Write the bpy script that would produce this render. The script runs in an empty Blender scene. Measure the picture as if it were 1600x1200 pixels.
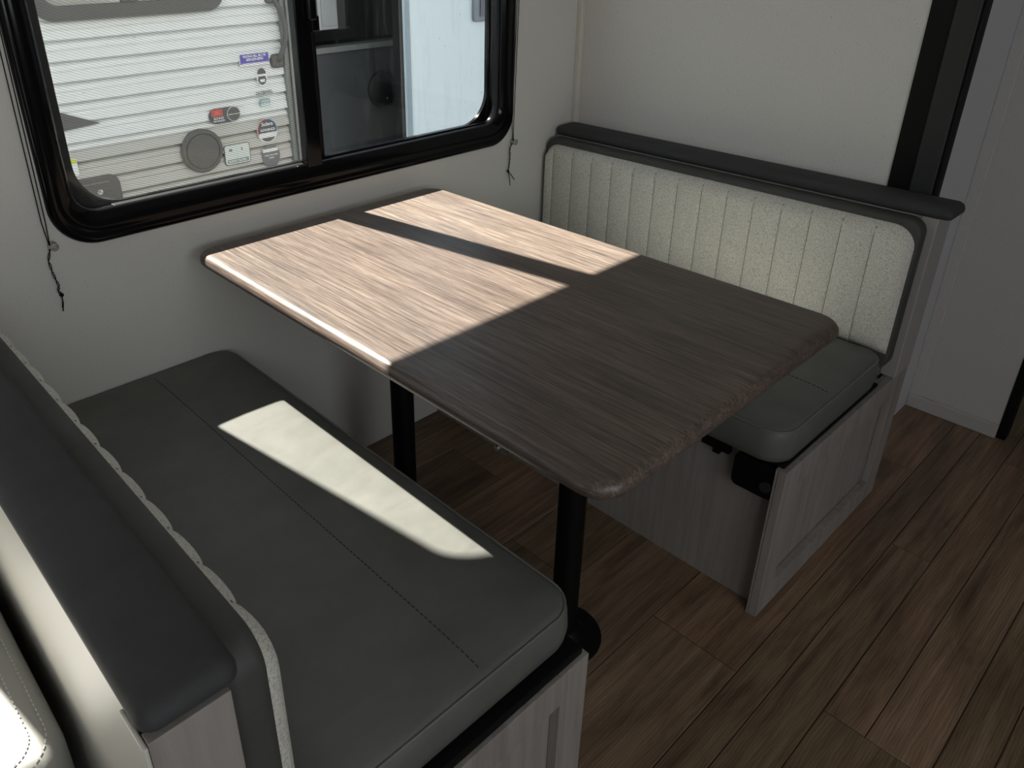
import bpy, bmesh, math, random
from mathutils import Vector, Matrix
R = math.radians
random.seed(7)
S = bpy.context.scene
C = S.collection

# ------------------------------------------------------------------ camera
cam_d = bpy.data.cameras.new('camera'); cam = bpy.data.objects.new('camera', cam_d); C.objects.link(cam)
S.camera = cam
FPX, U0, V0 = 1219.15, 718.97, 488.47
cam_d.sensor_fit = 'HORIZONTAL'; cam_d.sensor_width = 36
cam_d.lens = 36 * FPX / 1600
cam_d.shift_x = (800 - U0) / 1600
cam_d.shift_y = -(600 - V0) / 1600
cam_d.clip_start = .02
yaw, pitch, roll = R(-42.8602), R(-26.2041), R(-.2215)
fw = Vector((-math.sin(yaw)*math.cos(pitch), math.cos(yaw)*math.cos(pitch), math.sin(pitch)))
rt = Vector((math.cos(yaw), math.sin(yaw), 0)); up = rt.cross(fw)
rr = math.cos(roll)*rt + math.sin(roll)*up; uu = -math.sin(roll)*rt + math.cos(roll)*up
m = Matrix((rr, uu, -fw)).transposed().to_4x4(); m.translation = Vector((-.6644, -1.5749, 1.3706))
cam.matrix_world = m

# ------------------------------------------------------------------ light
S.view_settings.view_transform = 'Standard'; S.view_settings.look = 'None'
S.view_settings.exposure = 0.0; S.view_settings.gamma = 1.0; S.view_settings.use_curve_mapping = False
w = bpy.data.worlds.new('sky'); S.world = w; w.use_nodes = True
bg = w.node_tree.nodes['Background']; bg.inputs[0].default_value = (.72, .84, 1, 1); bg.inputs[1].default_value = 1.1
sd = bpy.data.lights.new('sun', 'SUN'); sd.energy = 30; sd.angle = R(.8); sd.color = (1, .95, .86)
sun = bpy.data.objects.new('sun', sd); C.objects.link(sun)
sun.rotation_euler = Vector((.16, -1, -1.25)).to_track_quat('-Z', 'Y').to_euler(); sun.location = (-.4, 4, 5)
def area(name, loc, size, power, col, rot):
    d = bpy.data.lights.new(name, 'AREA'); d.shape = 'RECTANGLE'; d.size, d.size_y = size; d.energy = power; d.color = col
    o = bpy.data.objects.new(name, d); C.objects.link(o); o.location = loc; o.rotation_euler = rot
    return o
area('rear_fill_wide', (-.5, -3.3, 1.35), (1.3, .6), 12.5, (.93, .97, 1), (R(90), 0, 0))  # added interior fill lamp before the solid rear wall; no window there
area('rear_fill_tall', (-1.7, -3.3, 1.1), (.6, 1.5), 6.5, (.93, .97, 1), (R(90), 0, 0))  # second added fill lamp, upright and farther left; the wall has no doorway

# ------------------------------------------------------------------ node helpers
def mat(name, col=(.5, .5, .5), rough=.5, metal=0, spec=.5, sheen=0):
    m = bpy.data.materials.new(name); m.use_nodes = True
    b = m.node_tree.nodes['Principled BSDF']
    b.inputs['Base Color'].default_value = (*col, 1); b.inputs['Roughness'].default_value = rough
    b.inputs['Metallic'].default_value = metal; b.inputs['Specular IOR Level'].default_value = spec
    b.inputs['Sheen Weight'].default_value = sheen
    return m
def nd(m, t, **k):
    n = m.node_tree.nodes.new(t)
    for a, v in k.items(): setattr(n, a, v)
    return n
def ln(m, a, b): m.node_tree.links.new(a, b)
def coords(m, scale=(1, 1, 1), kind='Object', rot=(0, 0, 0)):
    tc = nd(m, 'ShaderNodeTexCoord'); mp = nd(m, 'ShaderNodeMapping')
    mp.inputs['Scale'].default_value = scale; mp.inputs['Rotation'].default_value = rot
    ln(m, tc.outputs[kind], mp.inputs[0]); return mp.outputs[0]
def noise(m, vec, scale, detail=4, rough=.5, dist=0):
    n = nd(m, 'ShaderNodeTexNoise'); n.inputs['Scale'].default_value = scale; n.inputs['Detail'].default_value = detail
    n.inputs['Roughness'].default_value = rough; n.inputs['Distortion'].default_value = dist
    ln(m, vec, n.inputs['Vector']); return n.outputs['Fac']
def ramp(m, fac, stops):
    r = nd(m, 'ShaderNodeValToRGB'); e = r.color_ramp.elements
    while len(e) < len(stops): e.new(.5)
    for x, (p, c) in zip(e, stops): x.position = p; x.color = (*c, 1) if len(c) == 3 else c
    ln(m, fac, r.inputs[0]); return r.outputs[0]
def bump(m, fac, strength, dist=.002):
    b = nd(m, 'ShaderNodeBump'); b.inputs['Strength'].default_value = strength; b.inputs['Distance'].default_value = dist
    ln(m, fac, b.inputs['Height']); ln(m, b.outputs[0], m.node_tree.nodes['Principled BSDF'].inputs['Normal']); return b
def base(m, out): ln(m, out, m.node_tree.nodes['Principled BSDF'].inputs['Base Color'])
def mixc(m, fac, a, b, mode='MIX'):
    n = nd(m, 'ShaderNodeMix', data_type='RGBA', blend_type=mode)
    if isinstance(fac, float): n.inputs[0].default_value = fac
    else: ln(m, fac, n.inputs[0])
    for i, v in ((6, a), (7, b)):
        if isinstance(v, tuple): n.inputs[i].default_value = (*v, 1)
        else: ln(m, v, n.inputs[i])
    return n.outputs[2]

# ------------------------------------------------------------------ materials
def wall_mat(name, c1, c2, speck):
    m = mat(name, rough=.6, spec=.3)
    a = ramp(m, noise(m, coords(m, (240, 240, 150)), 1.6, 3), [(.35, c1), (.65, c2)])
    s = ramp(m, noise(m, coords(m, (75, 75, 90)), 3.2, 2), [(.26, (1, 1, 1)), (.33, (0, 0, 0))])
    base(m, mixc(m, s, a, speck)); bump(m, noise(m, coords(m, (300, 300, 220)), 1.5, 2), .06, .0004)
    return m
M_wall = wall_mat('speckled_wallboard', (.65, .64, .61), (.685, .675, .645), (.42, .40, .37))
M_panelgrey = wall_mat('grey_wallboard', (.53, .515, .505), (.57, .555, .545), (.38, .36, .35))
M_flange = mat('white_vinyl_flange', (.60, .59, .62), .4)
M_post = mat('warm_grey_post', (.37, .345, .335), .45)
M_trimwhite = mat('cream_trim', (.64, .62, .56), .45)
M_ceiling = mat('ceiling_white', (.6, .59, .57), .6)
M_black = mat('black_gloss_plastic', (.004, .004, .005), .13, spec=.22)
M_blackmat = mat('black_satin_metal', (.004, .004, .004), .5, spec=.2)
M_seal = mat('dark_seal_rubber', (.018, .019, .019), .55)
M_greyseal = mat('dusty_grey_seal', (.15, .155, .14), .7)
M_chrome = mat('bright_metal', (.7, .7, .68), .25, 1)
M_clear = mat('clear_plastic', (.75, .75, .72), .15)
M_clear.node_tree.nodes['Principled BSDF'].inputs['Transmission Weight'].default_value = .7

def table_mat():
    m = mat('weathered_wood_laminate', rough=.36, spec=.55)
    v = coords(m, (240, 5.5, 240))
    f1 = noise(m, v, 1.0, 8, .62, .4)
    f2 = noise(m, coords(m, (14, 1.8, 14)), 1.3, 5, .65, .8)
    f3 = noise(m, coords(m, (620, 24, 620)), 1.0, 3, .6)
    a = ramp(m, f1, [(.3, (.060, .042, .034)), (.45, (.110, .083, .069)), (.58, (.160, .127, .108)), (.72, (.235, .198, .172))])
    b = ramp(m, f2, [(.3, (.70, .69, .71)), (.52, (.98, .96, .95)), (.72, (1.20, 1.17, 1.12))])
    c = mixc(m, 1.0, a, b, 'MULTIPLY')
    c = mixc(m, .55, c, ramp(m, f3, [(.3, (.45, .45, .45)), (.6, (1.25, 1.22, 1.2))]), 'MULTIPLY')
    base(m, c); bump(m, f3, .25, .0006)
    rg = nd(m, 'ShaderNodeMapRange'); rg.inputs[3].default_value = .3; rg.inputs[4].default_value = .5
    ln(m, f1, rg.inputs[0]); ln(m, rg.outputs[0], m.node_tree.nodes['Principled BSDF'].inputs['Roughness'])
    return m
M_table = table_mat()

def floor_mat():
    m = mat('oak_vinyl_plank', rough=.42, spec=.45)
    oi = nd(m, 'ShaderNodeObjectInfo'); tc = nd(m, 'ShaderNodeTexCoord')
    mul = nd(m, 'ShaderNodeVectorMath', operation='SCALE'); cmb = nd(m, 'ShaderNodeCombineXYZ')
    for i in range(3): ln(m, oi.outputs['Random'], cmb.inputs[i])
    ln(m, cmb.outputs[0], mul.inputs[0]); mul.inputs['Scale'].default_value = 37
    add = nd(m, 'ShaderNodeVectorMath', operation='ADD'); ln(m, tc.outputs['Object'], add.inputs[0]); ln(m, mul.outputs[0], add.inputs[1])
    def mp(sc):
        x = nd(m, 'ShaderNodeMapping'); x.inputs['Scale'].default_value = sc; ln(m, add.outputs[0], x.inputs[0]); return x.outputs[0]
    ring = nd(m, 'ShaderNodeTexWave', wave_type='BANDS', bands_direction='Y')
    ring.inputs['Scale'].default_value = 6; ring.inputs['Distortion'].default_value = 9; ring.inputs['Detail'].default_value = 3
    ring.inputs['Detail Scale'].default_value = .9
    ln(m, mp((1.6, 9, 1)), ring.inputs[0])
    f1 = noise(m, mp((3, 55, 1)), 1.2, 7, .6, .5)
    f2 = noise(m, mp((1.6, 7, 1)), 1.5, 4, .6, .8)
    a = ramp(m, f1, [(.3, (.150, .103, .064)), (.55, (.265, .188, .124)), (.75, (.36, .268, .185))])
    b = ramp(m, f2, [(.28, (.50, .46, .42)), (.5, (.95, .95, .95)), (.75, (1.25, 1.2, 1.15))])
    c = mixc(m, 1.0, a, b, 'MULTIPLY')
    c = mixc(m, .33, c, ramp(m, ring.outputs['Fac'], [(.1, (.35, .32, .3)), (.5, (1.05, 1.05, 1.05))]), 'MULTIPLY')
    tint = ramp(m, oi.outputs['Random'], [(0, (.82, .80, .74)), (.5, (1.05, 1, .98)), (1, (1.12, .98, .95))])
    c = mixc(m, 1.0, c, tint, 'MULTIPLY')
    base(m, c); bump(m, f1, .2, .0008)
    return m
M_floor = floor_mat()
M_gap = mat('plank_joint', (.025, .017, .012), .7)

def whitewash():
    m = mat('whitewashed_wood', rough=.5, spec=.35)
    f = noise(m, coords(m, (55, 55, 2.5)), 1.1, 6, .6, .3)
    g = noise(m, coords(m, (8, 8, 1.5)), 1.2, 3)
    a = ramp(m, f, [(.3, (.255, .23, .215)), (.5, (.315, .29, .27)), (.7, (.355, .33, .31))])
    base(m, mixc(m, .5, a, ramp(m, g, [(.3, (.8, .78, .77)), (.7, (1.05, 1.04, 1.02))]), 'MULTIPLY')); bump(m, f, .15, .0005)
    return m
M_wash = whitewash()

def fabric(name, c, rough=.62, scale=900, bs=.3, sheen=0, cvar=.12):
    m = mat(name, c, rough, spec=.35, sheen=sheen)
    n1 = noise(m, coords(m), 9, 5, .6)
    lo = tuple(x*(1-cvar) for x in c); hi = tuple(x*(1+cvar) for x in c)
    base(m, ramp(m, n1, [(.3, lo), (.7, hi)]))
    ad = nd(m, 'ShaderNodeMath', operation='MULTIPLY_ADD'); ln(m, noise(m, coords(m), scale, 2), ad.inputs[0]); ad.inputs[1].default_value = .03
    ln(m, noise(m, coords(m, (.8, 1.9, 1.0)), 6, 2, .45, .6), ad.inputs[2])
    bump(m, ad.outputs[0], bs*1.8, .012)
    return m
M_grey = fabric('charcoal_suede_vinyl', (.128, .128, .118), .5, 700, .25)
M_greycap = fabric('charcoal_cap_vinyl', (.048, .048, .050), .7, 700, .25)
M_greyback = fabric('dark_backrest_vinyl', (.066, .066, .062), .6, 700, .2)
M_thread = mat('charcoal_thread', (.03, .03, .028), .8)
M_piping = mat('grey_piping', (.16, .16, .15), .45)
M_sofa = fabric('light_grey_leather', (.36, .36, .34), .42, 500, .2, cvar=.05)
M_sofathread = mat('pale_thread', (.6, .6, .58), .6)
def boucle():
    m = mat('cream_woven_boucle', rough=.85, spec=.2, sheen=.2)
    f = noise(m, coords(m), 330, 3, .6)
    base(m, ramp(m, f, [(.35, (.47, .455, .40)), (.52, (.70, .68, .61)), (.7, (.80, .78, .71))]))
    bump(m, f, .6, .0016)
    return m
M_boucle = boucle()
M_seam = mat('shaded_cream_thread', (.22, .21, .18), .9)

# glass: clear pane (thin), and the insect screen
def thin_glass(name, tint, dust):
    m = bpy.data.materials.new(name); m.use_nodes = True; nt = m.node_tree; nt.nodes.clear()
    out = nd(m, 'ShaderNodeOutputMaterial'); tr = nd(m, 'ShaderNodeBsdfTransparent'); gl = nd(m, 'ShaderNodeBsdfGlossy'); df = nd(m, 'ShaderNodeBsdfDiffuse')
    tr.inputs[0].default_value = (*tint, 1); gl.inputs['Roughness'].default_value = .02; df.inputs[0].default_value = (.6, .62, .62, 1)
    lw = nd(m, 'ShaderNodeLayerWeight'); lw.inputs[0].default_value = .5
    pw = nd(m, 'ShaderNodeMath', operation='POWER'); ln(m, lw.outputs['Facing'], pw.inputs[0]); pw.inputs[1].default_value = 4.5
    ma = nd(m, 'ShaderNodeMath', operation='MULTIPLY_ADD'); ln(m, pw.outputs[0], ma.inputs[0]); ma.inputs[1].default_value = .6; ma.inputs[2].default_value = .025
    a = nd(m, 'ShaderNodeMixShader'); ln(m, ma.outputs[0], a.inputs[0]); ln(m, tr.outputs[0], a.inputs[1]); ln(m, gl.outputs[0], a.inputs[2])
    n1 = noise(m, coords(m, (22, 1, 2.0)), 1.5, 6, .7, 1.4); n2 = noise(m, coords(m), 95, 1)
    r1 = ramp(m, n1, [(.56, (0, 0, 0)), (.60, (dust, dust, dust)), (.64, (dust*.2,)*3)]); r2 = ramp(m, n2, [(.76, (0, 0, 0)), (.80, (.25, .25, .25))])
    ad = mixc(m, 1.0, r1, r2, 'ADD')
    b = nd(m, 'ShaderNodeMixShader'); ln(m, ad, b.inputs[0]); ln(m, a.outputs[0], b.inputs[1]); ln(m, df.outputs[0], b.inputs[2])
    ln(m, b.outputs[0], out.inputs[0]); return m
M_glass = thin_glass('dusty_window_glass', (.93, .95, .94), .03)
M_glassclean = thin_glass('window_glass', (.95, .96, .95), .01)
def screen_mat():
    m = bpy.data.materials.new('insect_screen_mesh'); m.use_nodes = True; nt = m.node_tree; nt.nodes.clear()
    out = nd(m, 'ShaderNodeOutputMaterial'); tr = nd(m, 'ShaderNodeBsdfTransparent'); df = nd(m, 'ShaderNodeBsdfDiffuse')
    df.inputs[0].default_value = (.16, .16, .16, 1)
    wv = nd(m, 'ShaderNodeTexWave', wave_type='BANDS', bands_direction='X'); wv.inputs['Scale'].default_value = 62
    ln(m, coords(m, (1, 1, 1), 'Object', (0, R(66), 0)), wv.inputs[0])
    f = ramp(m, wv.outputs['Fac'], [(.2, (.20, .20, .20)), (.8, (.40, .40, .40))])
    b = nd(m, 'ShaderNodeMixShader'); ln(m, f, b.inputs[0]); ln(m, tr.outputs[0], b.inputs[1]); ln(m, df.outputs[0], b.inputs[2])
    ln(m, b.outputs[0], out.inputs[0]); return m
M_screen = screen_mat()

# ------------------------------------------------------------------ object helpers
def obj(name, bm, m, parent=None, smooth=False, bevel=0, seg=2, auto=None):
    me = bpy.data.meshes.new(name); bmesh.ops.recalc_face_normals(bm, faces=bm.faces); bm.to_mesh(me); bm.free()
    if smooth:
        for p in me.polygons: p.use_smooth = True
    if m: me.materials.append(m)
    o = bpy.data.objects.new(name, me); C.objects.link(o)
    if bevel:
        b = o.modifiers.new('bevel', 'BEVEL'); b.width = bevel; b.segments = seg; b.limit_method = 'ANGLE'; b.angle_limit = R(40)
    if parent: o.parent = parent; o.matrix_parent_inverse = parent.matrix_basis.inverted()
    return o
def tag(o, label=None, cat=None, group=None, kind=None):
    if label: o['label'] = label
    if cat: o['category'] = cat
    if group: o['group'] = group
    if kind: o['kind'] = kind
    return o
def thing(name, label, cat, loc, group=None):
    o = bpy.data.objects.new(name, None); C.objects.link(o); o.location = loc; o.empty_display_size = .1
    return tag(o, label, cat, group)
def struct(name, bm, m, **k):
    o = obj(name, bm, m, **k); o['kind'] = 'structure'; return o
def box(bm, x0, x1, y0, y1, z0, z1):
    vs = [bm.verts.new((x, y, z)) for x in (x0, x1) for y in (y0, y1) for z in (z0, z1)]
    for f in ((0, 1, 3, 2), (4, 6, 7, 5), (0, 4, 5, 1), (2, 3, 7, 6), (0, 2, 6, 4), (1, 5, 7, 3)): bm.faces.new([vs[i] for i in f])
    return bm
def B(*a):
    bm = bmesh.new(); return box(bm, *a)
def rr_pts(a0, a1, b0, b1, r, n=8):
    r = max(min(r, (a1-a0)/2-1e-4, (b1-b0)/2-1e-4), 1e-4); P = []
    for (ca, cb, s) in ((a1-r, b1-r, 0), (a0+r, b1-r, 90), (a0+r, b0+r, 180), (a1-r, b0+r, 270)):
        for i in range(n+1):
            t = R(s+90*i/n); P.append((ca+r*math.cos(t), cb+r*math.sin(t)))
    return P
XY = lambda a, b, c: (a, b, c)
YZ = lambda a, b, c: (c, a, b)
XZ = lambda a, b, c: (a, c, b)
def loft(layers, f=XY, n=8, cap0=True, cap1=True, closed=False, bm=None):
    """layers: (a0,a1,b0,b1,r,c) rounded rectangles stacked along c"""
    bm = bm or bmesh.new(); L = []
    for (a0, a1, b0, b1, r, c) in layers:
        L.append([bm.verts.new(f(a, b, c)) for a, b in rr_pts(a0, a1, b0, b1, r, n)])
    prs = list(zip(L, L[1:])) + ([(L[-1], L[0])] if closed else [])
    for p, q in prs:
        for i in range(len(p)):
            j = (i+1) % len(p); bm.faces.new((p[i], p[j], q[j], q[i]))
    if not closed:
        if cap0: bm.faces.new(L[0])
        if cap1: bm.faces.new(L[-1])
    return bm
def inset_layers(a0, a1, b0, b1, r, prof):
    return [(a0+d, a1-d, b0+d, b1-d, max(r-d, .004), c) for d, c in prof]
def cyl(bm, x, y, z0, z1, r0, r1=None, n=32):
    r1 = r0 if r1 is None else r1
    a = [bm.verts.new((x+r0*math.cos(2*math.pi*i/n), y+r0*math.sin(2*math.pi*i/n), z0)) for i in range(n)]
    b = [bm.verts.new((x+r1*math.cos(2*math.pi*i/n), y+r1*math.sin(2*math.pi*i/n), z1)) for i in range(n)]
    for i in range(n): bm.faces.new((a[i], a[(i+1) % n], b[(i+1) % n], b[i]))
    bm.faces.new(a); bm.faces.new(b); return bm
def lathe(bm, x, y, prof, n=36, f=lambda a, b, c: (a, b, c)):
    L = [[bm.verts.new(f(x+r*math.cos(2*math.pi*i/n), y+r*math.sin(2*math.pi*i/n), z)) for i in range(n)] for r, z in prof]
    for p, q in zip(L, L[1:]):
        for i in range(n): bm.faces.new((p[i], p[(i+1) % n], q[(i+1) % n], q[i]))
    bm.faces.new(L[0]); bm.faces.new(L[-1]); return bm
def tube(bm, pts, r, n=6, closed=False):
    pts = [Vector(p) for p in pts]; L = []; N = len(pts)
    for i, p in enumerate(pts):
        if closed: d = pts[(i+1) % N]-pts[i-1]
        else: d = pts[min(i+1, N-1)]-pts[max(i-1, 0)]
        d.normalize(); a = d.cross(Vector((0, 0, 1)))
        if a.length < .3: a = d.cross(Vector((1, 0, 0)))
        a.normalize(); b = d.cross(a)
        if L:                                     # keep the ring aligned with the previous one
            pa = L[-1][1]; a = (pa - d*pa.dot(d)).normalized(); b = d.cross(a)
        L.append(([bm.verts.new(p+r*(math.cos(2*math.pi*k/n)*a+math.sin(2*math.pi*k/n)*b)) for k in range(n)], a))
    V = [l[0] for l in L]
    for p, q in list(zip(V, V[1:])) + ([(V[-1], V[0])] if closed else []):
        for k in range(n): bm.faces.new((p[k], p[(k+1) % n], q[(k+1) % n], q[k]))
    if not closed: bm.faces.new(V[0]); bm.faces.new(V[-1])
    return bm

# ================================================================== SETTING
CEIL = 1.98
XR = 1.295            # end wall of the slide-out behind the right bench
YF = -.998            # coach wall plane beside the slide-out
XP = 1.82
WX0, WX1, WZ0, WZ1 = -.25, .972, .845, 1.738       # hole in the window wall
W2X0, W2X1, W2Z0, W2Z1 = -2.0, -.745, .93, 1.575    # second window, above the sofa
bm = bmesh.new()
for a in ((W2X1, WX0, 0, .05, 0, CEIL), (WX1, XR+.04, 0, .05, 0, CEIL), (WX0, WX1, 0, .05, 0, WZ0), (WX0, WX1, 0, .05, WZ1, CEIL),
          (-3.0, W2X0, 0, .05, 0, CEIL), (W2X0, W2X1, 0, .05, 0, W2Z0), (W2X0, W2X1, 0, .05, W2Z1, CEIL)): box(bm, *a)
struct('wall_window', bm, M_wall)
struct('wall_right', B(XR, XR+.04, -1.05, 0, 0, CEIL), M_wall)
struct('wall_coach', B(XR+.04, XP, YF, YF+.04, 0, CEIL), M_flange)
bm = B(XP, XP+.035, -1.25, YF+.04, 0, CEIL)
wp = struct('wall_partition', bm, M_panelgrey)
obj('edge_trim', B(XP-.004, XP+.04, -1.275, -1.25, 0, CEIL), M_blackmat, wp, bevel=.003)
obj('corner_batten', B(XP-.006, XP, YF-.032, YF, 0, CEIL), M_panelgrey, wp, bevel=.002)
struct('baseboard_partition', B(XP-.012, XP, -1.25, YF, 0, .045), mat('pale_baseboard', (.50, .48, .47), .45), bevel=.003)
struct('wall_left', B(-3.04, -3.0, -3.4, .05, 0, CEIL), M_wall)
struct('wall_rear', B(-3.04, 3.6, -3.44, -3.4, 0, CEIL), M_wall)
struct('wall_far_right', B(3.6, 3.64, -3.44, .05, 0, CEIL), M_wall)
struct('wall_beyond', B(XP+.035, 3.6, YF+.04, YF+.08, 0, CEIL), M_wall)
struct('ceiling', B(-3.04, 3.64, -3.44, .05, CEIL, CEIL+.05), M_ceiling)
# slide-out seal / dark fascia at the open end of the right wall
bm = B(XR-.004, XR, -1.003, -.953, .80, CEIL)
struct('trim_1', bm, M_blackmat)
t2 = struct('trim_2', B(XR-.012, XR+.012, -1.052, -1.003, .80, CEIL), M_seal, bevel=.003)
obj('edge_bead', B(XR-.010, XR+.016, -1.062, -1.0545, .80, CEIL), M_blackmat, t2, bevel=.002)
struct('trim_corner', B(XR-.018, XR, -.018, 0, .80, CEIL), M_trimwhite, bevel=.003)

# floor: base with separate planks
fl = struct('floor', B(-3.04, 3.64, -3.44, .05, -.05, -.002), M_gap)
rows = [0.0, -.18, -.375, -.56, -.75, -.942, -1.145, -1.214, -1.305, -1.493, -1.57, -1.66, -1.85, -2.04, -2.22]
joints = {5: [-.7, .505, 1.47, 2.5], 6: [-.3, 1.95], 7: [-.1, 1.126, 2.3], 8: [-.5, .55, 1.7, 2.9], 4: [.1, .95, 2.1], 3: [-.5, .45, 1.3, 2.4],
          2: [0.2, 1.5], 1: [-.2, .6, 1.9], 0: [.35, 1.4], 9: [.2, 1.5, 2.7], 10: [.85, 2.0], 11: [.4, 1.7, 2.8], 12: [.9, 2.2], 13: [.3, 1.5]}
def plank(x0, x1, y1, y0):
    g = .0009; cx, cy = (x0+x1)/2, (y0+y1)/2
    hx, hy = (x1-x0)/2-g, (y1-y0)/2-g
    bm = bmesh.new()
    z = random.uniform(-.0004, .0)
    lo = [bm.verts.new((sx*hx, sy*hy, -.003)) for sx, sy in ((-1, -1), (1, -1), (1, 1), (-1, 1))]
    mi = [bm.verts.new((sx*hx, sy*hy, z-.001)) for sx, sy in ((-1, -1), (1, -1), (1, 1), (-1, 1))]
    hi = [bm.verts.new((sx*(hx-.0012), sy*(hy-.0012), z)) for sx, sy in ((-1, -1), (1, -1), (1, 1), (-1, 1))]
    for A, Bb in ((lo, mi), (mi, hi)):
        for i in range(4): bm.faces.new((A[i], A[(i+1) % 4], Bb[(i+1) % 4], Bb[i]))
    bm.faces.new(hi)
    o = obj('plank', bm, M_floor); o.location = (cx, cy, 0); o.parent = fl
for i in range(len(rows)-1):
    xs = [-1.0 if i > 4 else -.62] + [j for j in joints[i] if j > -.6] + [3.59]
    for a, b in zip(xs, xs[1:]):
        if i == 8 and a > .5:
            plank(a, b, rows[i], -1.384); plank(a, b, -1.384, rows[i+1])
        else: plank(a, b, rows[i], rows[i+1])

# ------------------------------------------------------------------ window 1
win = struct('window_1', loft([
    (-.2765, 1.0035, .8065, 1.7715, .088, 0.0), (-.275, 1.002, .808, 1.77, .087, -.008), (-.270, .997, .813, 1.765, .082, -.013),
    (-.262, .989, .822, 1.756, .076, -.0145), (-.258, .985, .827, 1.752, .072, -.0115), (-.254, .981, .832, 1.747, .069, -.0125),
    (-.240, .965, .852, 1.727, .058, -.0115), (-.236, .961, .857, 1.722, .056, -.008), (-.228, .951, .867, 1.712, .052, -.004),
    (-.225, .947, .872, 1.708, .05, .002), (-.224, .946, .870, 1.709, .05, .022), (-.228, .952, .865, 1.714, .05, .024),
    (-.228, .952, .865, 1.714, .05, .0435), (-.200, .945, .868, 1.712, .088, .0445), (-.200, .945, .868, 1.712, .088, .055), (-.27, .99, .815, 1.75, .08, .058), (-.27, .99, .815, 1.75, .08, .0)], XZ, 12, closed=True), M_black, smooth=False)
for p in win.data.polygons: p.use_smooth = True
e = win.modifiers.new('edges', 'EDGE_SPLIT'); e.split_angle = R(50)
# sliding sash (left) and fixed pane (right)
obj('sash_rail', B(-.15, .30, .004, .022, .852, .8725), M_blackmat, win, bevel=.002)
obj('sash_rail', B(-.15, .30, .004, .022, 1.706, 1.722), M_blackmat, win, bevel=.002)
obj('mullion', B(.304, .345, -.006, .022, .862, 1.715), M_black, win, bevel=.003)
obj('mullion', B(.334, .372, .0235, .05, .862, 1.715), M_blackmat, win, bevel=.002)
bm = bmesh.new(); box(bm, .331, .352, -.022, -.0065, 1.19, 1.262); box(bm, .340, .362, -.014, .004, 1.165, 1.20)
obj('sash_latch', bm, M_black, win, bevel=.004)
def pane(x0, x1, y, nm, m):
    return obj(nm, B(x0, x1, y, y+.003, .866, 1.713), m, win)
pane(-.226, .300, .030, 'glass_pane', M_glassclean)
pane(.350, .944, .038, 'glass_pane', M_glass)
bm = bmesh.new(); vs = [bm.verts.new(p) for p in ((-.2275, .0405, .866), (.333, .0405, .866), (.333, .0405, 1.713), (-.2275, .0405, 1.713))]; bm.faces.new(vs)
obj('insect_screen', bm, M_screen, win)
# ridges of the track on the bottom rail of the fixed pane
for dz, dy in ((.8725, .006), (.876, .013)):
    obj('track_rib', B(.346, .93, dy, dy+.003, dz-.006, dz), M_black, win)
# window 2 over the sofa (outside the picture; its sun falls on the sofa)
w2 = struct('window_2', loft([(W2X0-.05, W2X1+.05, W2Z0-.05, W2Z1+.05, .08, 0), (W2X0-.045, W2X1+.045, W2Z0-.045, W2Z1+.045, .08, -.013),
    (W2X0, W2X1, W2Z0, W2Z1, .025, -.005), (W2X0, W2X1, W2Z0, W2Z1, .025, .055)], XZ, 8, closed=True), M_black, bevel=0)

# ------------------------------------------------------------------ table
TZ = .755; K = (1.3706-TZ)/(1.3706-.74)
sx = lambda x: -.6644+(x+.6644)*K
sy = lambda y: -1.5749+(y+1.5749)*K
TX0, TX1, TY0, TY1 = sx(-.011), sx(.695), sy(-.002), sy(-1.137)
tb = thing('dinette_table', 'rectangular table with weathered brown wood top and two black posts between the benches', 'table', ((TX0+TX1)/2, (TY0+TY1)/2, 0))
th = .031; prof = []
for i in range(9):
    a = R(-90+180*i/8); prof.append((.0155-.0155*math.cos(a), TZ-.0155+.0155*math.sin(a)))
prof = [(.03, TZ-th)] + prof + [(.03, TZ)]
o = obj('tabletop', loft(inset_layers(TX0, TX1, TY1, TY0, .05, prof), XY, 12), M_table, tb, smooth=True)
e = o.modifiers.new('edges', 'EDGE_SPLIT'); e.split_angle = R(35)
for ly in (-.838, -.31):
    lx = (TX0+TX1)/2
    pt = obj('table_leg', cyl(bmesh.new(), lx, ly, .012, TZ-th-.004, .0275, .0285), M_blackmat, tb, smooth=True)
    pt.modifiers.new('e', 'EDGE_SPLIT').split_angle = R(40)
    f = obj('floor_flange', lathe(bmesh.new(), lx, ly, [(.083, 0), (.083, .004), (.078, .008), (.045, .012), (.036, .03), (.031, .034)]), M_blackmat, pt, smooth=True)
    f.modifiers.new('e', 'EDGE_SPLIT').split_angle = R(40)
    obj('top_flange', lathe(bmesh.new(), lx, ly, [(.031, TZ-th-.04), (.036, TZ-th-.03), (.075, TZ-th-.008), (.082, TZ-th-.001)]), M_blackmat, pt, smooth=True)
# small metal clip under the left edge
bm = bmesh.new(); loft([(-.960, -.940, TZ-.055, TZ-th, .008, TX0+.022), (-.960, -.940, TZ-.055, TZ-th, .008, TX0+.024)], YZ, 5, bm=bm)
box(bm, TX0+.022, TX0+.05, -.965, -.938, TZ-th-.003, TZ-th)
cl = obj('metal_clip', bm, mat('dull_steel', (.10, .095, .09), .4, .5), tb); obj('clip_stud', tube(bmesh.new(), [(TX0+.018, -.942, TZ-.048), (TX0+.03, -.942, TZ-.048)], .004), M_chrome, cl)

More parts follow.
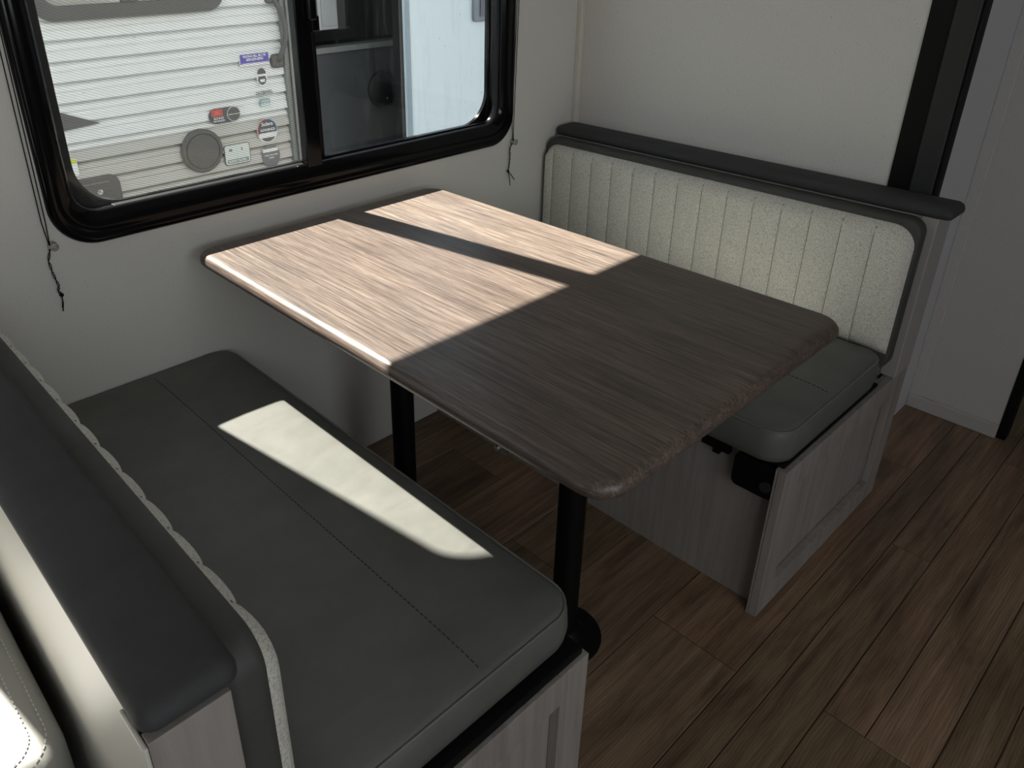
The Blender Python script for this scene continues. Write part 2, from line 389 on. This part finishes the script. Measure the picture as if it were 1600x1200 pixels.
# ------------------------------------------------------------------ benches
YE = -1.10
def bench(sgn):
    """d runs outwards from the front of the seat box"""
    X0 = .697 if sgn > 0 else .004
    nm = 'right' if sgn > 0 else 'left'
    def X(d): return X0+sgn*d
    def bx(d0, d1, y0, y1, z0, z1, bm=None):
        a, b = sorted((X(d0), X(d1))); bm = bm or bmesh.new(); return box(bm, a, b, y0, y1, z0, z1)
    t = thing('bench_base', ('whitewashed wood bench base with shaker end panel in front of the partition wall' if sgn > 0 else
              'near whitewashed bench base whose half wall backs onto the grey sofa'), 'bench', (X(.28), -.55, 0), 'dinette benches')
    obj('seat_box', bx(0, .478, YE+.0235, -.001, 0, .393), M_wash, t)
    obj('seat_board', bx(-.026, .4375, YE+(.010 if sgn > 0 else .006), -.004, .3935, .4025 if sgn > 0 else .4085), M_blackmat, t, bevel=.003)
    # shaker end panel: sheet, stiles and rails
    pz = .393
    d0, d1 = (-.034, .60)
    ep = obj('end_panel', bx(d0+.0005, d1-.0005, YE+.0185, YE+.023, 0, pz), M_wash, t)
    st = .062
    obj('stile', bx(d0, d0+st, YE, YE+.018, 0, pz), M_wash, ep, bevel=.0012); obj('stile', bx(d1-st, d1, YE, YE+.018, 0, pz), M_wash, ep, bevel=.0012)
    obj('rail', bx(d0+st+.0005, d1-st-.0005, YE, YE+.018, pz-.062, pz), M_wash, ep, bevel=.0012)
    obj('rail', bx(d0+st+.0005, d1-st-.0005, YE, YE+.018, 0, .062), M_wash, ep, bevel=.0012)
    # half wall behind the backrest
    hx0, hx1 = (.505, .584) if sgn > 0 else (.507, .577)
    hw = obj('half_wall', bx(hx0, .596 if sgn > 0 else hx1, YE+.0335 if sgn > 0 else YE+.034, -.001, 0, .797), M_wash if sgn > 0 else M_trimwhite, t)
    if sgn > 0:
        obj('end_post', bx(hx0, .60, YE-.002, YE+.033, pz+.0005, .797), M_post, t, bevel=.002)
    else:
        obj('end_board', bx(hx0-.002, hx1, YE-.014, YE-.0005, 0, .796), M_wash, t, bevel=.001)
        obj('corner_molding', bx(hx1+.0005, hx1+.005, YE-.016, YE+.034, 0, .795), M_trimwhite, t, bevel=.002)
    # padded cap on the half wall
    c0, c1 = (.498, .592) if sgn > 0 else (.492, .5795)
    a, b = sorted((X(c0), X(c1)))
    ye = YE-.028 if sgn > 0 else YE-.014
    prof = [(.010, .7975), (.004, .799), (0, .804), (0, .812), (.004, .820), (.012, .825), (.03, .828)]
    o = obj('padded_cap', loft(inset_layers(a, b, ye, -.004, .016, prof), XY, 6), M_greycap, t, smooth=True)
    tag(o, 'padded charcoal cap on the half wall')
    if sgn > 0:
        # fold-out bracket under the seat corner
        br = obj('corner_bracket', loft([(-1.078, -.985, .305, .385, .014, X(-.028)), (-1.078, -.985, .305, .385, .014, X(-.001))], YZ, 5), M_blackmat, t, bevel=.002)
        tube_b = lathe(bmesh.new(), -1.062, .338, [(.012, X(-.036)), (.012, X(-.0285))], 16, lambda a, b, c: (c, a, b))
        obj('bracket_knob', tube_b, M_seal, br)
        bm = bx(-.014, -.0005, -.965, -.90, .358, .374); bx(-.018, -.0005, -.945, -.93, .35, .366, bm)
        obj('hinge_plate', bm, M_blackmat, t)
    # ---------------- seat cushion
    fr = -.052 if sgn > 0 else -.037
    a, b = sorted((X(fr), X(.438)))
    ztop = .484
    sc = thing('seat_cushion', 'charcoal seat cushion of the far right bench, mostly under the table edge' if sgn > 0 else
               'long charcoal seat cushion with bright sun patch on the near left bench', 'cushion', ((a+b)/2, -.54, .41), 'bench seat cushions')
    y0, y1 = YE+(.008 if sgn > 0 else .022), -.005
    zb0 = .4035 if sgn > 0 else .4095
    prof = [(.012, zb0), (.003, zb0+.0045), (0, .422), (-.003, .44), (-.001, ztop-.018), (.002, ztop-.009), (.007, ztop-.003), (.016, ztop), (.05, ztop+.004), (.12, ztop+.006), (.2, ztop+.006)]
    bm = loft(inset_layers(a, b, y0, y1, .055, prof), XY, 10)
    cz = [q for q in prof if q[1] >= ztop-.001]
    def crown(x, y):
        d = min(x-a, b-x, y-y0, y1-y)
        for (p0, q0), (p1, q1) in zip(cz, cz[1:]):
            if d < p1: return q0+(q1-q0)*max(0, (d-p0)/(p1-p0))
        return cz[-1][1]
    o = obj('cover', bm, M_grey, sc, smooth=True)
    def ring(ins, z, n=10):
        return [(p[0], p[1], z) for p in rr_pts(a+ins, b-ins, y0+ins, y1-ins, .055-ins, n)]
    P = ring(.0035, ztop-.0055)
    # subdivide straight runs
    obj('piping', tube(bmesh.new(), P, .0024, 6, True), M_piping, sc, smooth=True)
    # running stitch down the middle: many short threads
    xm = (X(fr)*.60+X(.438)*.40); bm = bmesh.new(); y = y0+.02
    xm = X(.158) if sgn < 0 else X(.17)
    while y < y1-.03:
        zc = crown(xm, y+.003); box(bm, xm-.0008, xm+.0008, y, y+.006, zc-.002, zc+.0007); y += .0095
    tag(obj('seam_stitching', bm, M_thread, sc), kind='stuff')
    if sgn > 0:
        bm = bmesh.new(); ys = -.965
        for i in range(40):
            xx = a+.03+i*.0095
            zc = crown(xx+.004, ys); box(bm, xx, xx+.008, ys-.0008, ys+.0008, zc-.002, zc+.0007)
        tag(obj('cross_seam', bm, M_thread, sc), kind='stuff')
    # ---------------- backrest cushion
    bt = thing('backrest_cushion', 'far backrest cushion with cream channel-stitched front and charcoal top' if sgn > 0 else
               'near backrest cushion seen from above, charcoal with cream front edge line', 'cushion', (X(.455), -.54, .486), 'bench backrest cushions')
    f0 = .463                                       # body front plane
    y0b, y1b = YE+.012, -.006; zb, zt = .42, .797
    bk = .503 if sgn > 0 else .506
    prof = [(.004, f0-.004), (.001, f0-.001), (0, f0+.006), (0, bk-.009), (.004, bk-.003), (.012, bk)]
    o = obj('cover', loft([(y0b+d, y1b-d, zb+d, zt-d, .034, X(c)) for d, c in prof], YZ, 8), M_greyback, bt, smooth=True)
    # quilted face: vertical channels as relief
    yA, yB = YE+.018, -.010; zA, zB = .470, .781; rc = .05
    seams = [-.051-.0729*k for k in range(14)]
    seams = [yB]+seams+[yA] if seams[-1] > yA+.03 else [yB]+seams[:-1]+[yA]
    ys = []
    for p, q in zip(seams, seams[1:]):
        for u in (0, .025, .07, .15, .28, .42, .58, .72, .85, .93, .975): ys.append((p+(q-p)*u, u))
    ys.append((yA, 0))
    bm = bmesh.new(); rowsv = []
    NZ = 16
    for y, ph in ys:
        e = min(y-yA, yB-y)
        drop = rc-math.sqrt(max(rc*rc-(rc-e)**2, 0)) if (e < rc) else 0
        ztp = zB-drop; col = []
        bl = .0055*(math.sin(math.pi*ph)**.42 if ph > 0 else 0)
        col.append(bm.verts.new((X(f0+.004), y, zA)))
        for k in range(NZ+1):
            z = zA+(ztp-zA)*k/NZ
            ez = min(1, (ztp-z)/.02, (z-zA)/.02) ** .5 if k not in (0, NZ) else 0
            ee = min(1, e/.012) ** .5
            d = f0-.005-(.0145+bl)*max(ez, 0)*ee
            col.append(bm.verts.new((X(d), y, z)))
        col.append(bm.verts.new((X(f0+.004), y, ztp)))
        rowsv.append(col)
    for p, q in zip(rowsv, rowsv[1:]):
        for k in range(len(p)-1): bm.faces.new((p[k], p[k+1], q[k+1], q[k]))
    bs = bmesh.new()
    for ysm in seams[1:-1]:
        tube(bs, [(X(f0-.0195), ysm, zA+.02), (X(f0-.0197), ysm, zB-.03), (X(f0-.0155), ysm, zB-.012)], .0012, 4)
    tag(obj('channel_seam', bs, M_seam, bt), kind='stuff')
    tag(obj('channel_front', bm, M_boucle, bt, smooth=True), 'cream woven front with vertical sewn channels')
bench(1); bench(-1)

# ------------------------------------------------------------------ sofa on the left
so = thing('sofa', 'light grey leather sofa cushion with white stitching in the near left corner', 'sofa', (-1.35, -.42, 0))
prof = [(.02, .30), (.004, .32), (0, .38), (0, .47), (.003, .487), (.012, .498), (.04, .505), (.1, .508)]
obj('seat_cushion', loft(inset_layers(-2.6, -.592, -.835, -.02, .07, prof), XY, 10), M_sofa, so, smooth=True)
obj('base', B(-2.58, -.605, -.80, -.02, 0, .299), M_sofa, so, bevel=.01)
bm = loft([(-2.6, -.75, -.20, -.02, .05, .50), (-2.6, -.75, -.20, -.02, .05, .88), (-2.58, -.77, -.18, -.04, .04, .905)], XY, 8)
obj('back', bm, M_sofa, so, smooth=False, bevel=.02)
bm = bmesh.new()
for ins, z in ((.016, .5005), (.034, .505)):
    P = rr_pts(-2.6+ins, -.592-ins, -.835+ins, -.02-ins, .07-ins, 10)
    dense = []
    for p, q in zip(P, P[1:]+P[:1]):
        d = math.dist(p, q); k = max(1, int(d/.009))
        for i in range(k): dense.append(((p[0]+(q[0]-p[0])*i/k, p[1]+(q[1]-p[1])*i/k), ((p[0]+(q[0]-p[0])*(i+.6)/k, p[1]+(q[1]-p[1])*(i+.6)/k))))
    for p, q in dense:
        if p[0] > -1.2 and p[1] < -.3: tube(bm, [(p[0], p[1], z), (q[0], q[1], z)], .0009, 4)
tag(obj('stitching', bm, M_sofathread, so), 'white running stitch around the cushion edge', kind='stuff')
obj('cross_seam', B(-1.3, -.66, -.7535, -.752, .5065, .5087), M_thread, so)

# ------------------------------------------------------------------ blind cords
def cord(nm, label, x, xt, zh, tail, split):
    t = thing(nm, label, 'cord', (x, -.004, zh), 'window blind cords')
    r = .0011
    for s in (-1, 1):
        obj('cord_strand', tube(bmesh.new(), [(xt+s*.003, -.006, CEIL-.06), ((x+xt)/2+s*.004, -.007, 1.35), (x+s*.0035, -.008, zh+.05), (x+s*.0005, -.011, zh+.004)], r), M_blackmat, t, smooth=True)
    h = obj('cord_holder', lathe(bmesh.new(), x+.007, zh, [(.009, -.0005), (.009, -.005), (.005, -.008), (.005, -.012), (.008, -.014), (.008, -.016)], 20, lambda a, b, c: (a, c, b)), M_clear, t, smooth=True)
    obj('holder_screw', lathe(bmesh.new(), x+.007, zh, [(.003, -.0162), (.0025, -.0175)], 12, lambda a, b, c: (a, c, b)), M_chrome, h)
    P = []
    L = len(tail)
    for s in (-1, 1):
        pts = []
        for i in range(40):
            u = i/39*(L-1); k = min(int(u), L-2); f = u-k
            px = tail[k][0]+(tail[k+1][0]-tail[k][0])*f; pz = tail[k][1]+(tail[k+1][1]-tail[k][1])*f
            tw = i*.55
            pts.append((px+s*.0016*math.cos(tw), -.009+s*.0016*math.sin(tw), pz))
        obj('cord_tail', tube(bmesh.new(), pts, r*.95), M_blackmat, t, smooth=True)
    kx, kz = tail[-1]
    obj('cord_knot', lathe(bmesh.new(), kx, kz, [(.0008, .0), (.0042, -.003), (.0042, -.006), (.0008, -.009)], 12, lambda a, b, c: (a, c-.004, b)), M_blackmat, t, smooth=True)
    for q in split:
        obj('cord_end', tube(bmesh.new(), [(kx, -.009, kz), ((kx+q[0])/2+.001, -.010, (kz+q[1])/2), (q[0], -.009, q[1])], r*1.1), M_blackmat, t, smooth=True)
cord('blind_cord', 'black blind cord hanging left of the window above the near bench', -.288, -.276, .823,
     [(-.288, .820), (-.296, .797), (-.294, .770), (-.289, .742), (-.292, .732), (-.288, .722)], [(-.292, .696), (-.2925, .688)])
cord('blind_cord', 'black blind cord hanging right of the window beside the far backrest', 1.002, 1.028, .806,
     [(1.000, .804), (.991, .790), (.992, .762), (.990, .742), (.986, .722)], [(1.014, .690), (.996, .676)])

# ================================================================== OUTSIDE: neighbouring trailer
YN = 1.5
nt = thing('travel_trailer', 'white corrugated travel trailer with stickers seen through the window', 'trailer', (1.0, YN+1.0, -.75))
M_side = mat('white_corrugated_siding', (.76, .79, .80), .45)
M_side2 = mat('grey_corrugated_siding', (.50, .50, .475), .5)
M_smooth = mat('smooth_white_fibreglass', (.55, .64, .71), .4)
M_dk = mat('dark_graphic_vinyl', (.12, .12, .12), .5)
M_nblack = mat('weathered_black_plastic', (.10, .10, .095), .6)
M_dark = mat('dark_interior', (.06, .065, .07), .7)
PITCH = .0715
def siding(x0, x1, z0, z1, m, holes=None):
    def dep(z):
        p = ((z-.0195)/PITCH) % 1.0
        if p < .06: return .012-.030*(p/.06)                      # drip lip overhanging the groove
        if p < .5: return -.018+.004*((p-.06)/.44)
        if p < .60: return -.014+.007*math.sin((p-.5)/.10*math.pi)
        if p < .86: return -.014+.006*((p-.60)/.26)
        return -.008+.020*((p-.86)/.14)
    N = int((z1-z0)/PITCH*16)
    zs = [z0+(z1-z0)*i/N for i in range(N+1)]
    bm = bmesh.new(); a = [bm.verts.new((x0, YN+dep(z), z)) for z in zs]; b = [bm.verts.new((x1, YN+dep(z), z)) for z in zs]
    for i in range(N): bm.faces.new((a[i], a[i+1], b[i+1], b[i]))
    return bm
NX0, NXD = -2.6, 1.145       # siding ends at the door frame
obj('siding', siding(NX0, NXD, .642, 2.5, M_side), M_side, nt, smooth=False)
obj('lower_siding', siding(NX0, NXD, -.35, .642, M_side2), M_side2, nt, smooth=False)
obj('siding', siding(2.75, 4.5, .642, 2.5, M_side), M_side, nt)
obj('lower_siding', siding(2.75, 4.5, -.35, .642, M_side2), M_side2, nt)
obj('body', B(NX0, 4.5, YN+.9, YN+2.4, -.35, 2.5), M_side, nt)
obj('roof', B(NX0-.02, 4.52, YN-.02, YN+2.42, 2.5, 2.56), M_side, nt, bevel=.02)
bm = bmesh.new(); box(bm, NX0, 1.15, YN+.02, YN+.9, -.35, -.3); box(bm, 1.15, 4.5, YN+.02, YN+.9, -.05, 0)
obj('deck', bm, M_dark, nt)
# door frame, dark doorway with galley
bm = bmesh.new(); box(bm, 1.146, 1.160, YN-.03, YN+.05, -.05, 1.95); box(bm, 1.160, 1.178, YN-.014, YN+.05, -.05, 1.95); box(bm, 1.178, 1.197, YN-.024, YN+.05, -.05, 1.95); box(bm, 1.197, 1.222, YN-.008, YN+.05, -.05, 1.95); obj('door_jamb', B(1.80, 1.822, YN-.0, YN+.05, -.05, 1.95), mat('black_jamb', (.015, .017, .02), .3), nt); box(bm, 1.146, 1.822, YN-.0, YN+.05, 1.951, 2.0)
obj('door_frame', bm, mat('aluminium_door_frame', (.20, .21, .20), .5), nt, bevel=.004)
bm = bmesh.new(); box(bm, 1.0, 1.146, YN+.02, YN+.9, 0, 2.49); box(bm, 2.5, 2.6, YN+.02, YN+.9, 0, 2.49); box(bm, 1.146, 2.5, YN+.86, YN+.89, 0, 2.49); box(bm, 1.0, 2.6, YN+.02, YN+.9, 2.02, 2.06)
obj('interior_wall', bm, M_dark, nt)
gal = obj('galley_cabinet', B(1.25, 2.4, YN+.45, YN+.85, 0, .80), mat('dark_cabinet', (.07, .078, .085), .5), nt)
obj('countertop', B(1.22, 2.42, YN+.43, YN+.52, .801, .83), mat('grey_counter', (.24, .25, .25), .35), gal, bevel=.003)
up = obj('wall_cabinet', B(1.62, 1.86, YN+.52, YN+.85, .90, 1.6), mat('dark_cabinet_frame', (.10, .10, .10), .5), nt)
obj('cabinet_door', B(1.68, 1.80, YN+.50, YN+.518, .905, 1.55), mat('pale_cabinet_door', (.62, .63, .66), .4), up, bevel=.008)
obj('door_inset', B(1.695, 1.79, YN+.494, YN+.499, .922, 1.54), mat('pale_inset', (.55, .57, .60), .4), up, bevel=.003)
bm = bmesh.new()
lathe(bm, 2.02, .58, [(.085, YN+.449), (.10, YN+.44), (.09, YN+.425)], 28, lambda a, b, c: (a, c, b))
obj('round_speaker', bm, mat('black_speaker', (.02, .022, .024), .6), nt, smooth=True)
# entry door folded open flat against the wall, smooth white
dr = obj('entry_door', loft(inset_layers(1.835, 2.66, -.02, 1.93, .05, [(.004, YN-.0), (0, YN-.01), (0, YN-.04), (.008, YN-.045)]), XZ, 6), M_smooth, nt, smooth=False)
obj('siding', B(1.823, 2.75, YN+.002, YN+.02, -.35, 2.5), M_smooth, nt)
hd = obj('door_latch', loft(inset_layers(2.235, 2.335, .945, 1.16, .02, [(0, YN-.046), (0, YN-.062), (.008, YN-.067)]), XZ, 6), mat('smoked_latch', (.16, .19, .23), .25), dr)
obj('latch_lever', B(2.27, 2.30, YN-.075, YN-.068, .97, 1.14), mat('dark_lever', (.09, .09, .12), .3), dr, bevel=.003)
# assist handle beside the door
P = []
for i in range(17):
    u = i/16; P.append((1.112+.034*math.sin(math.pi*u)**.8, YN-.03-.03*math.sin(math.pi*u), 1.125-.255*u))
h = obj('grab_handle', tube(bmesh.new(), P, .011, 10), M_nblack, nt, smooth=True)
for z in (1.125, .87): obj('handle_mount', loft(inset_layers(1.085, 1.14, z-.028, z+.028, .015, [(0, YN-.006), (0, YN-.03), (.006, YN-.036)]), XZ, 5), M_nblack, h)
# neighbour's window
fr = obj('window_frame', loft([(.19, .90, 1.088, 1.9, .07, YN-.012), (.19, .90, 1.088, 1.9, .07, YN-.035), (.235, .855, 1.135, 1.85, .05, YN-.035), (.235, .855, 1.135, 1.85, .05, YN-.005)], XZ, 10, closed=True), M_nblack, nt)
obj('window_pane', B(.236, .50, YN-.018, YN-.012, 1.136, 1.849), mat('reflecting_pane', (.42, .43, .40), .08), fr)
obj('window_pane', B(.56, .854, YN-.018, YN-.012, 1.136, 1.849), mat('tinted_pane', (.30, .31, .32), .08), fr)
obj('window_divider', B(.501, .559, YN-.030, YN-.012, 1.136, 1.849), M_nblack, fr)
# hatch with lock
ht = obj('service_hatch', loft(inset_layers(-.05, .372, .25, .532, .045, [(0, YN-.008), (0, YN-.020), (.005, YN-.024)]), XZ, 8), M_nblack, nt)
obj('hatch_lock', lathe(bmesh.new(), .288, .472, [(.011, YN-.0245), (.011, YN-.03), (.005, YN-.031), (.005, YN-.029)], 20, lambda a, b, c: (a, c, b)), M_chrome, ht)
obj('hatch_lip', B(-.02, .33, YN-.0275, YN-.0245, .505, .508), mat('pale_line', (.25, .25, .23), .5), ht)
# round vent cap
v = obj('round_cover', lathe(bmesh.new(), .722, .553, [(.088, YN-.006), (.090, YN-.026), (.084, YN-.033), (.074, YN-.034), (.073, YN-.030), (.070, YN-.030), (.069, YN-.034), (.02, YN-.037)], 48, lambda a, b, c: (a, c, b)), M_nblack, nt)
obj('drain_cap', lathe(bmesh.new(), .775, .380, [(.032, YN-.006), (.032, YN-.020), (.024, YN-.024)], 24, lambda a, b, c: (a, c, b)), M_nblack, nt)
# swoosh graphic
bm = bmesh.new()
pts = [(-.6, .80), (.17, .80), (.345, .725), (.2, .715), (-.6, .60)]
a = [bm.verts.new((x, YN-.020, z)) for x, z in pts]; b = [bm.verts.new((x, YN-.0185, z)) for x, z in pts]
bm.faces.new(a); bm.faces.new(b)
for i in range(5): bm.faces.new((a[i], a[(i+1) % 5], b[(i+1) % 5], b[i]))
tag(obj('swoosh_decal', bm, M_dk, nt), 'dark wedge-shaped decal tip on the white siding')
# stickers ----------------------------------------------------------
def flat(c, n=None, r=.5): return mat(n or 'sticker_ink', c, r)
M_w, M_bl, M_rd, M_kk = flat((.80, .82, .82)), flat((.10, .08, .42)), flat((.55, .09, .07)), flat((.07, .075, .085))
M_tl, M_pg = flat((.26, .40, .40)), flat((.66, .72, .69))
def stick(name, x0, x1, z0, z1, m, r=.003, dy=0., parent=nt, label=None):
    y = YN-.0195-dy
    o = obj(name, loft([(x0, x1, z0, z1, r, y), (x0, x1, z0, z1, r, y-.0008)], XZ, 10), m, parent)
    if label: o['label'] = label
    return o
def disc(name, x, z, rx, rz, m, dy=0., parent=nt, a0=0, a1=360, label=None):
    y = YN-.0195-dy; bm = bmesh.new(); n = 40
    P = [(x+rx*math.cos(R(a0+(a1-a0)*i/n)), z+rz*math.sin(R(a0+(a1-a0)*i/n))) for i in range(n+(a1-a0 < 360))]
    a = [bm.verts.new((p, y, q)) for p, q in P]; b = [bm.verts.new((p, y-.0008, q)) for p, q in P]
    bm.faces.new(a); bm.faces.new(b)
    for i in range(len(P)): j = (i+1) % len(P); bm.faces.new((a[i], a[j], b[j], b[i]))
    o = obj(name, bm, m, parent)
    if label: o['label'] = label
    return o
def text(s, x, z, size, m, parent, dy=.004, sxx=1.0):
    cu = bpy.data.curves.new('lettering', 'FONT'); cu.body = s; cu.size = size; cu.align_x = 'CENTER'; cu.align_y = 'CENTER'; cu.offset = size*.02; cu.extrude = .0003
    tmp = bpy.data.objects.new('lettering', cu); C.objects.link(tmp)
    dg = bpy.context.evaluated_depsgraph_get(); me = bpy.data.meshes.new_from_object(tmp.evaluated_get(dg))
    bpy.data.objects.remove(tmp); me.materials.clear(); me.materials.append(m)
    me.transform(Matrix.Translation((x, YN-.0195-dy, z)) @ Matrix.Rotation(R(90), 4, 'X') @ Matrix.Diagonal((sxx, 1, 1, 1)))
    o = bpy.data.objects.new('lettering', me); C.objects.link(o); o.parent = parent; o.matrix_parent_inverse = parent.matrix_basis.inverted(); return o
# blue banner
s = stick('blue_sticker', .940, 1.078, .862, .912, M_w, label='blue and white rectangular sticker')
stick('blue_field', .943, 1.075, .870, .909, M_bl, .002, .001, s)
text('VIRGINIA BILL BILT BY', 1.009, .9, .0135, M_w, s, .0035, .82); text('800-829-8895', 1.009, .887, .014, M_w, s, .0035, 1.0)
stick('white_band', .95, 1.07, .871, .8735, M_w, .001, .0022, s)
# oval badge
s = disc('oval_sticker', 1.034, .812, .025, .038, M_w, label='small oval sticker with dark top')
disc('oval_dark_top', 1.034, .824, .020, .024, M_kk, .001, s, 0, 180); stick('oval_band', 1.017, 1.051, .806, .815, M_kk, .001, .001, s)
disc('oval_dark_foot', 1.034, .806, .020, .026, M_kk, .001, s, 180, 360); stick('oval_mark', 1.024, 1.046, .792, .803, M_w, .001, .002, s)
# model digits
text('261BHXL', 1.038, .747, .021, flat((.22, .23, .23)), nt, .001)
# teal tag
s = stick('teal_sticker', 1.012, 1.060, .690, .722, M_tl, .002, label='small teal rectangular sticker'); stick('teal_lower', 1.014, 1.058, .691, .703, flat((.55, .70, .70)), .001, .001, s)
text('AQUA', 1.036, .712, .013, M_w, s, .0025)
# pill sticker
s = stick('pill_sticker', .772, .915, .649, .712, M_kk, .0315, label='dark rounded pill sticker with red square'); stick('red_square', .785, .835, .680, .708, M_rd, .002, .001, s)
disc('pill_round', .884, .6805, .030, .030, M_w, .001, s); disc('pill_round_dark', .884, .6805, .028, .028, M_nblack, .002, s)
text('JBL', .811, .694, .018, flat((.7, .2, .15)), s, .0025); text('SOUND', .815, .671, .013, M_w, s, .0025); text('ON BOARD', .815, .660, .010, M_w, s, .0025); stick('pill_line', .857, .911, .679, .681, M_w, .0005, .003, s)
# round awning sticker
s = disc('awning_sticker', 1.032, .587, .050, .053, M_w, label='round awning maker sticker with red and blue rim')
disc('red_rim', 1.032, .587, .048, .051, M_rd, .001, s, 90, 200); disc('blue_rim', 1.032, .587, .048, .051, flat((.10, .30, .48)), .001, s, -10, 90)
disc('awning_dark', 1.032, .587, .044, .047, M_kk, .002, s, 0, 180); stick('awning_band', .989, 1.075, .578, .586, M_kk, .001, .002, s)
disc('awning_foot', 1.032, .565, .034, .026, M_kk, .002, s, 200, 340)
text('Solera', 1.032, .615, .022, M_w, s, .0035); text('AWNINGS', 1.032, .590, .016, M_w, s, .0035, .95)
# dark round sticker below
s = disc('round_dark_sticker', 1.037, .473, .044, .050, flat((.14, .145, .16)), label='dark round sticker under the awning sticker')
stick('white_stripe', .998, 1.072, .493, .507, M_w, .003, .001, s); text('SCAN TO LEARN', 1.037, .478, .0085, M_w, s, .0025); text('MORE', 1.037, .466, .0085, M_w, s, .0025)
# pale green card
s = stick('pale_sticker', .818, .938, .468, .555, M_nblack, .012, label='pale green rectangular card sticker'); stick('pale_field', .821, .935, .471, .552, M_pg, .010, .001, s)
stick('pale_footer', .828, .928, .476, .492, flat((.25, .31, .29)), .003, .002, s); text('ENERGY GUARD', .875, .484, .011, M_w, s, .0035)
disc('pale_mark', .848, .532, .008, .006, flat((.2, .25, .23)), .002, s); stick('pale_mark', .898, .903, .525, .538, flat((.2, .25, .23)), .001, .002, s)
# white tag with yellow head at the left
s = stick('warning_label', .160, .232, .548, .612, M_w, .003, label='white label with yellow header'); stick('yellow_header', .162, .230, .595, .610, flat((.62, .66, .05)), .002, .001, s)

# ground between the trailers and own outer skin
tag(obj('gravel_ground', B(-8, 10, .3, 9, -.80, -.75), mat('pale_gravel', (.42, .41, .39), .9)), kind='structure')
struct('wall_outer_skin', (lambda bm: (box(bm, W2X1, WX0, .051, .056, -.35, CEIL+.05), box(bm, WX1, XR+.04, .051, .056, -.35, CEIL+.05), box(bm, WX0, WX1, .051, .056, -.35, WZ0-.03),
       box(bm, WX0, WX1, .051, .056, WZ1+.03, CEIL+.05), box(bm, -3, W2X0, .051, .056, -.35, CEIL+.05), box(bm, W2X0, W2X1, .051, .056, -.35, W2Z0-.03), bm)[-1])(bmesh.new()), mat('white_outer_skin', (.75, .75, .73), .5))
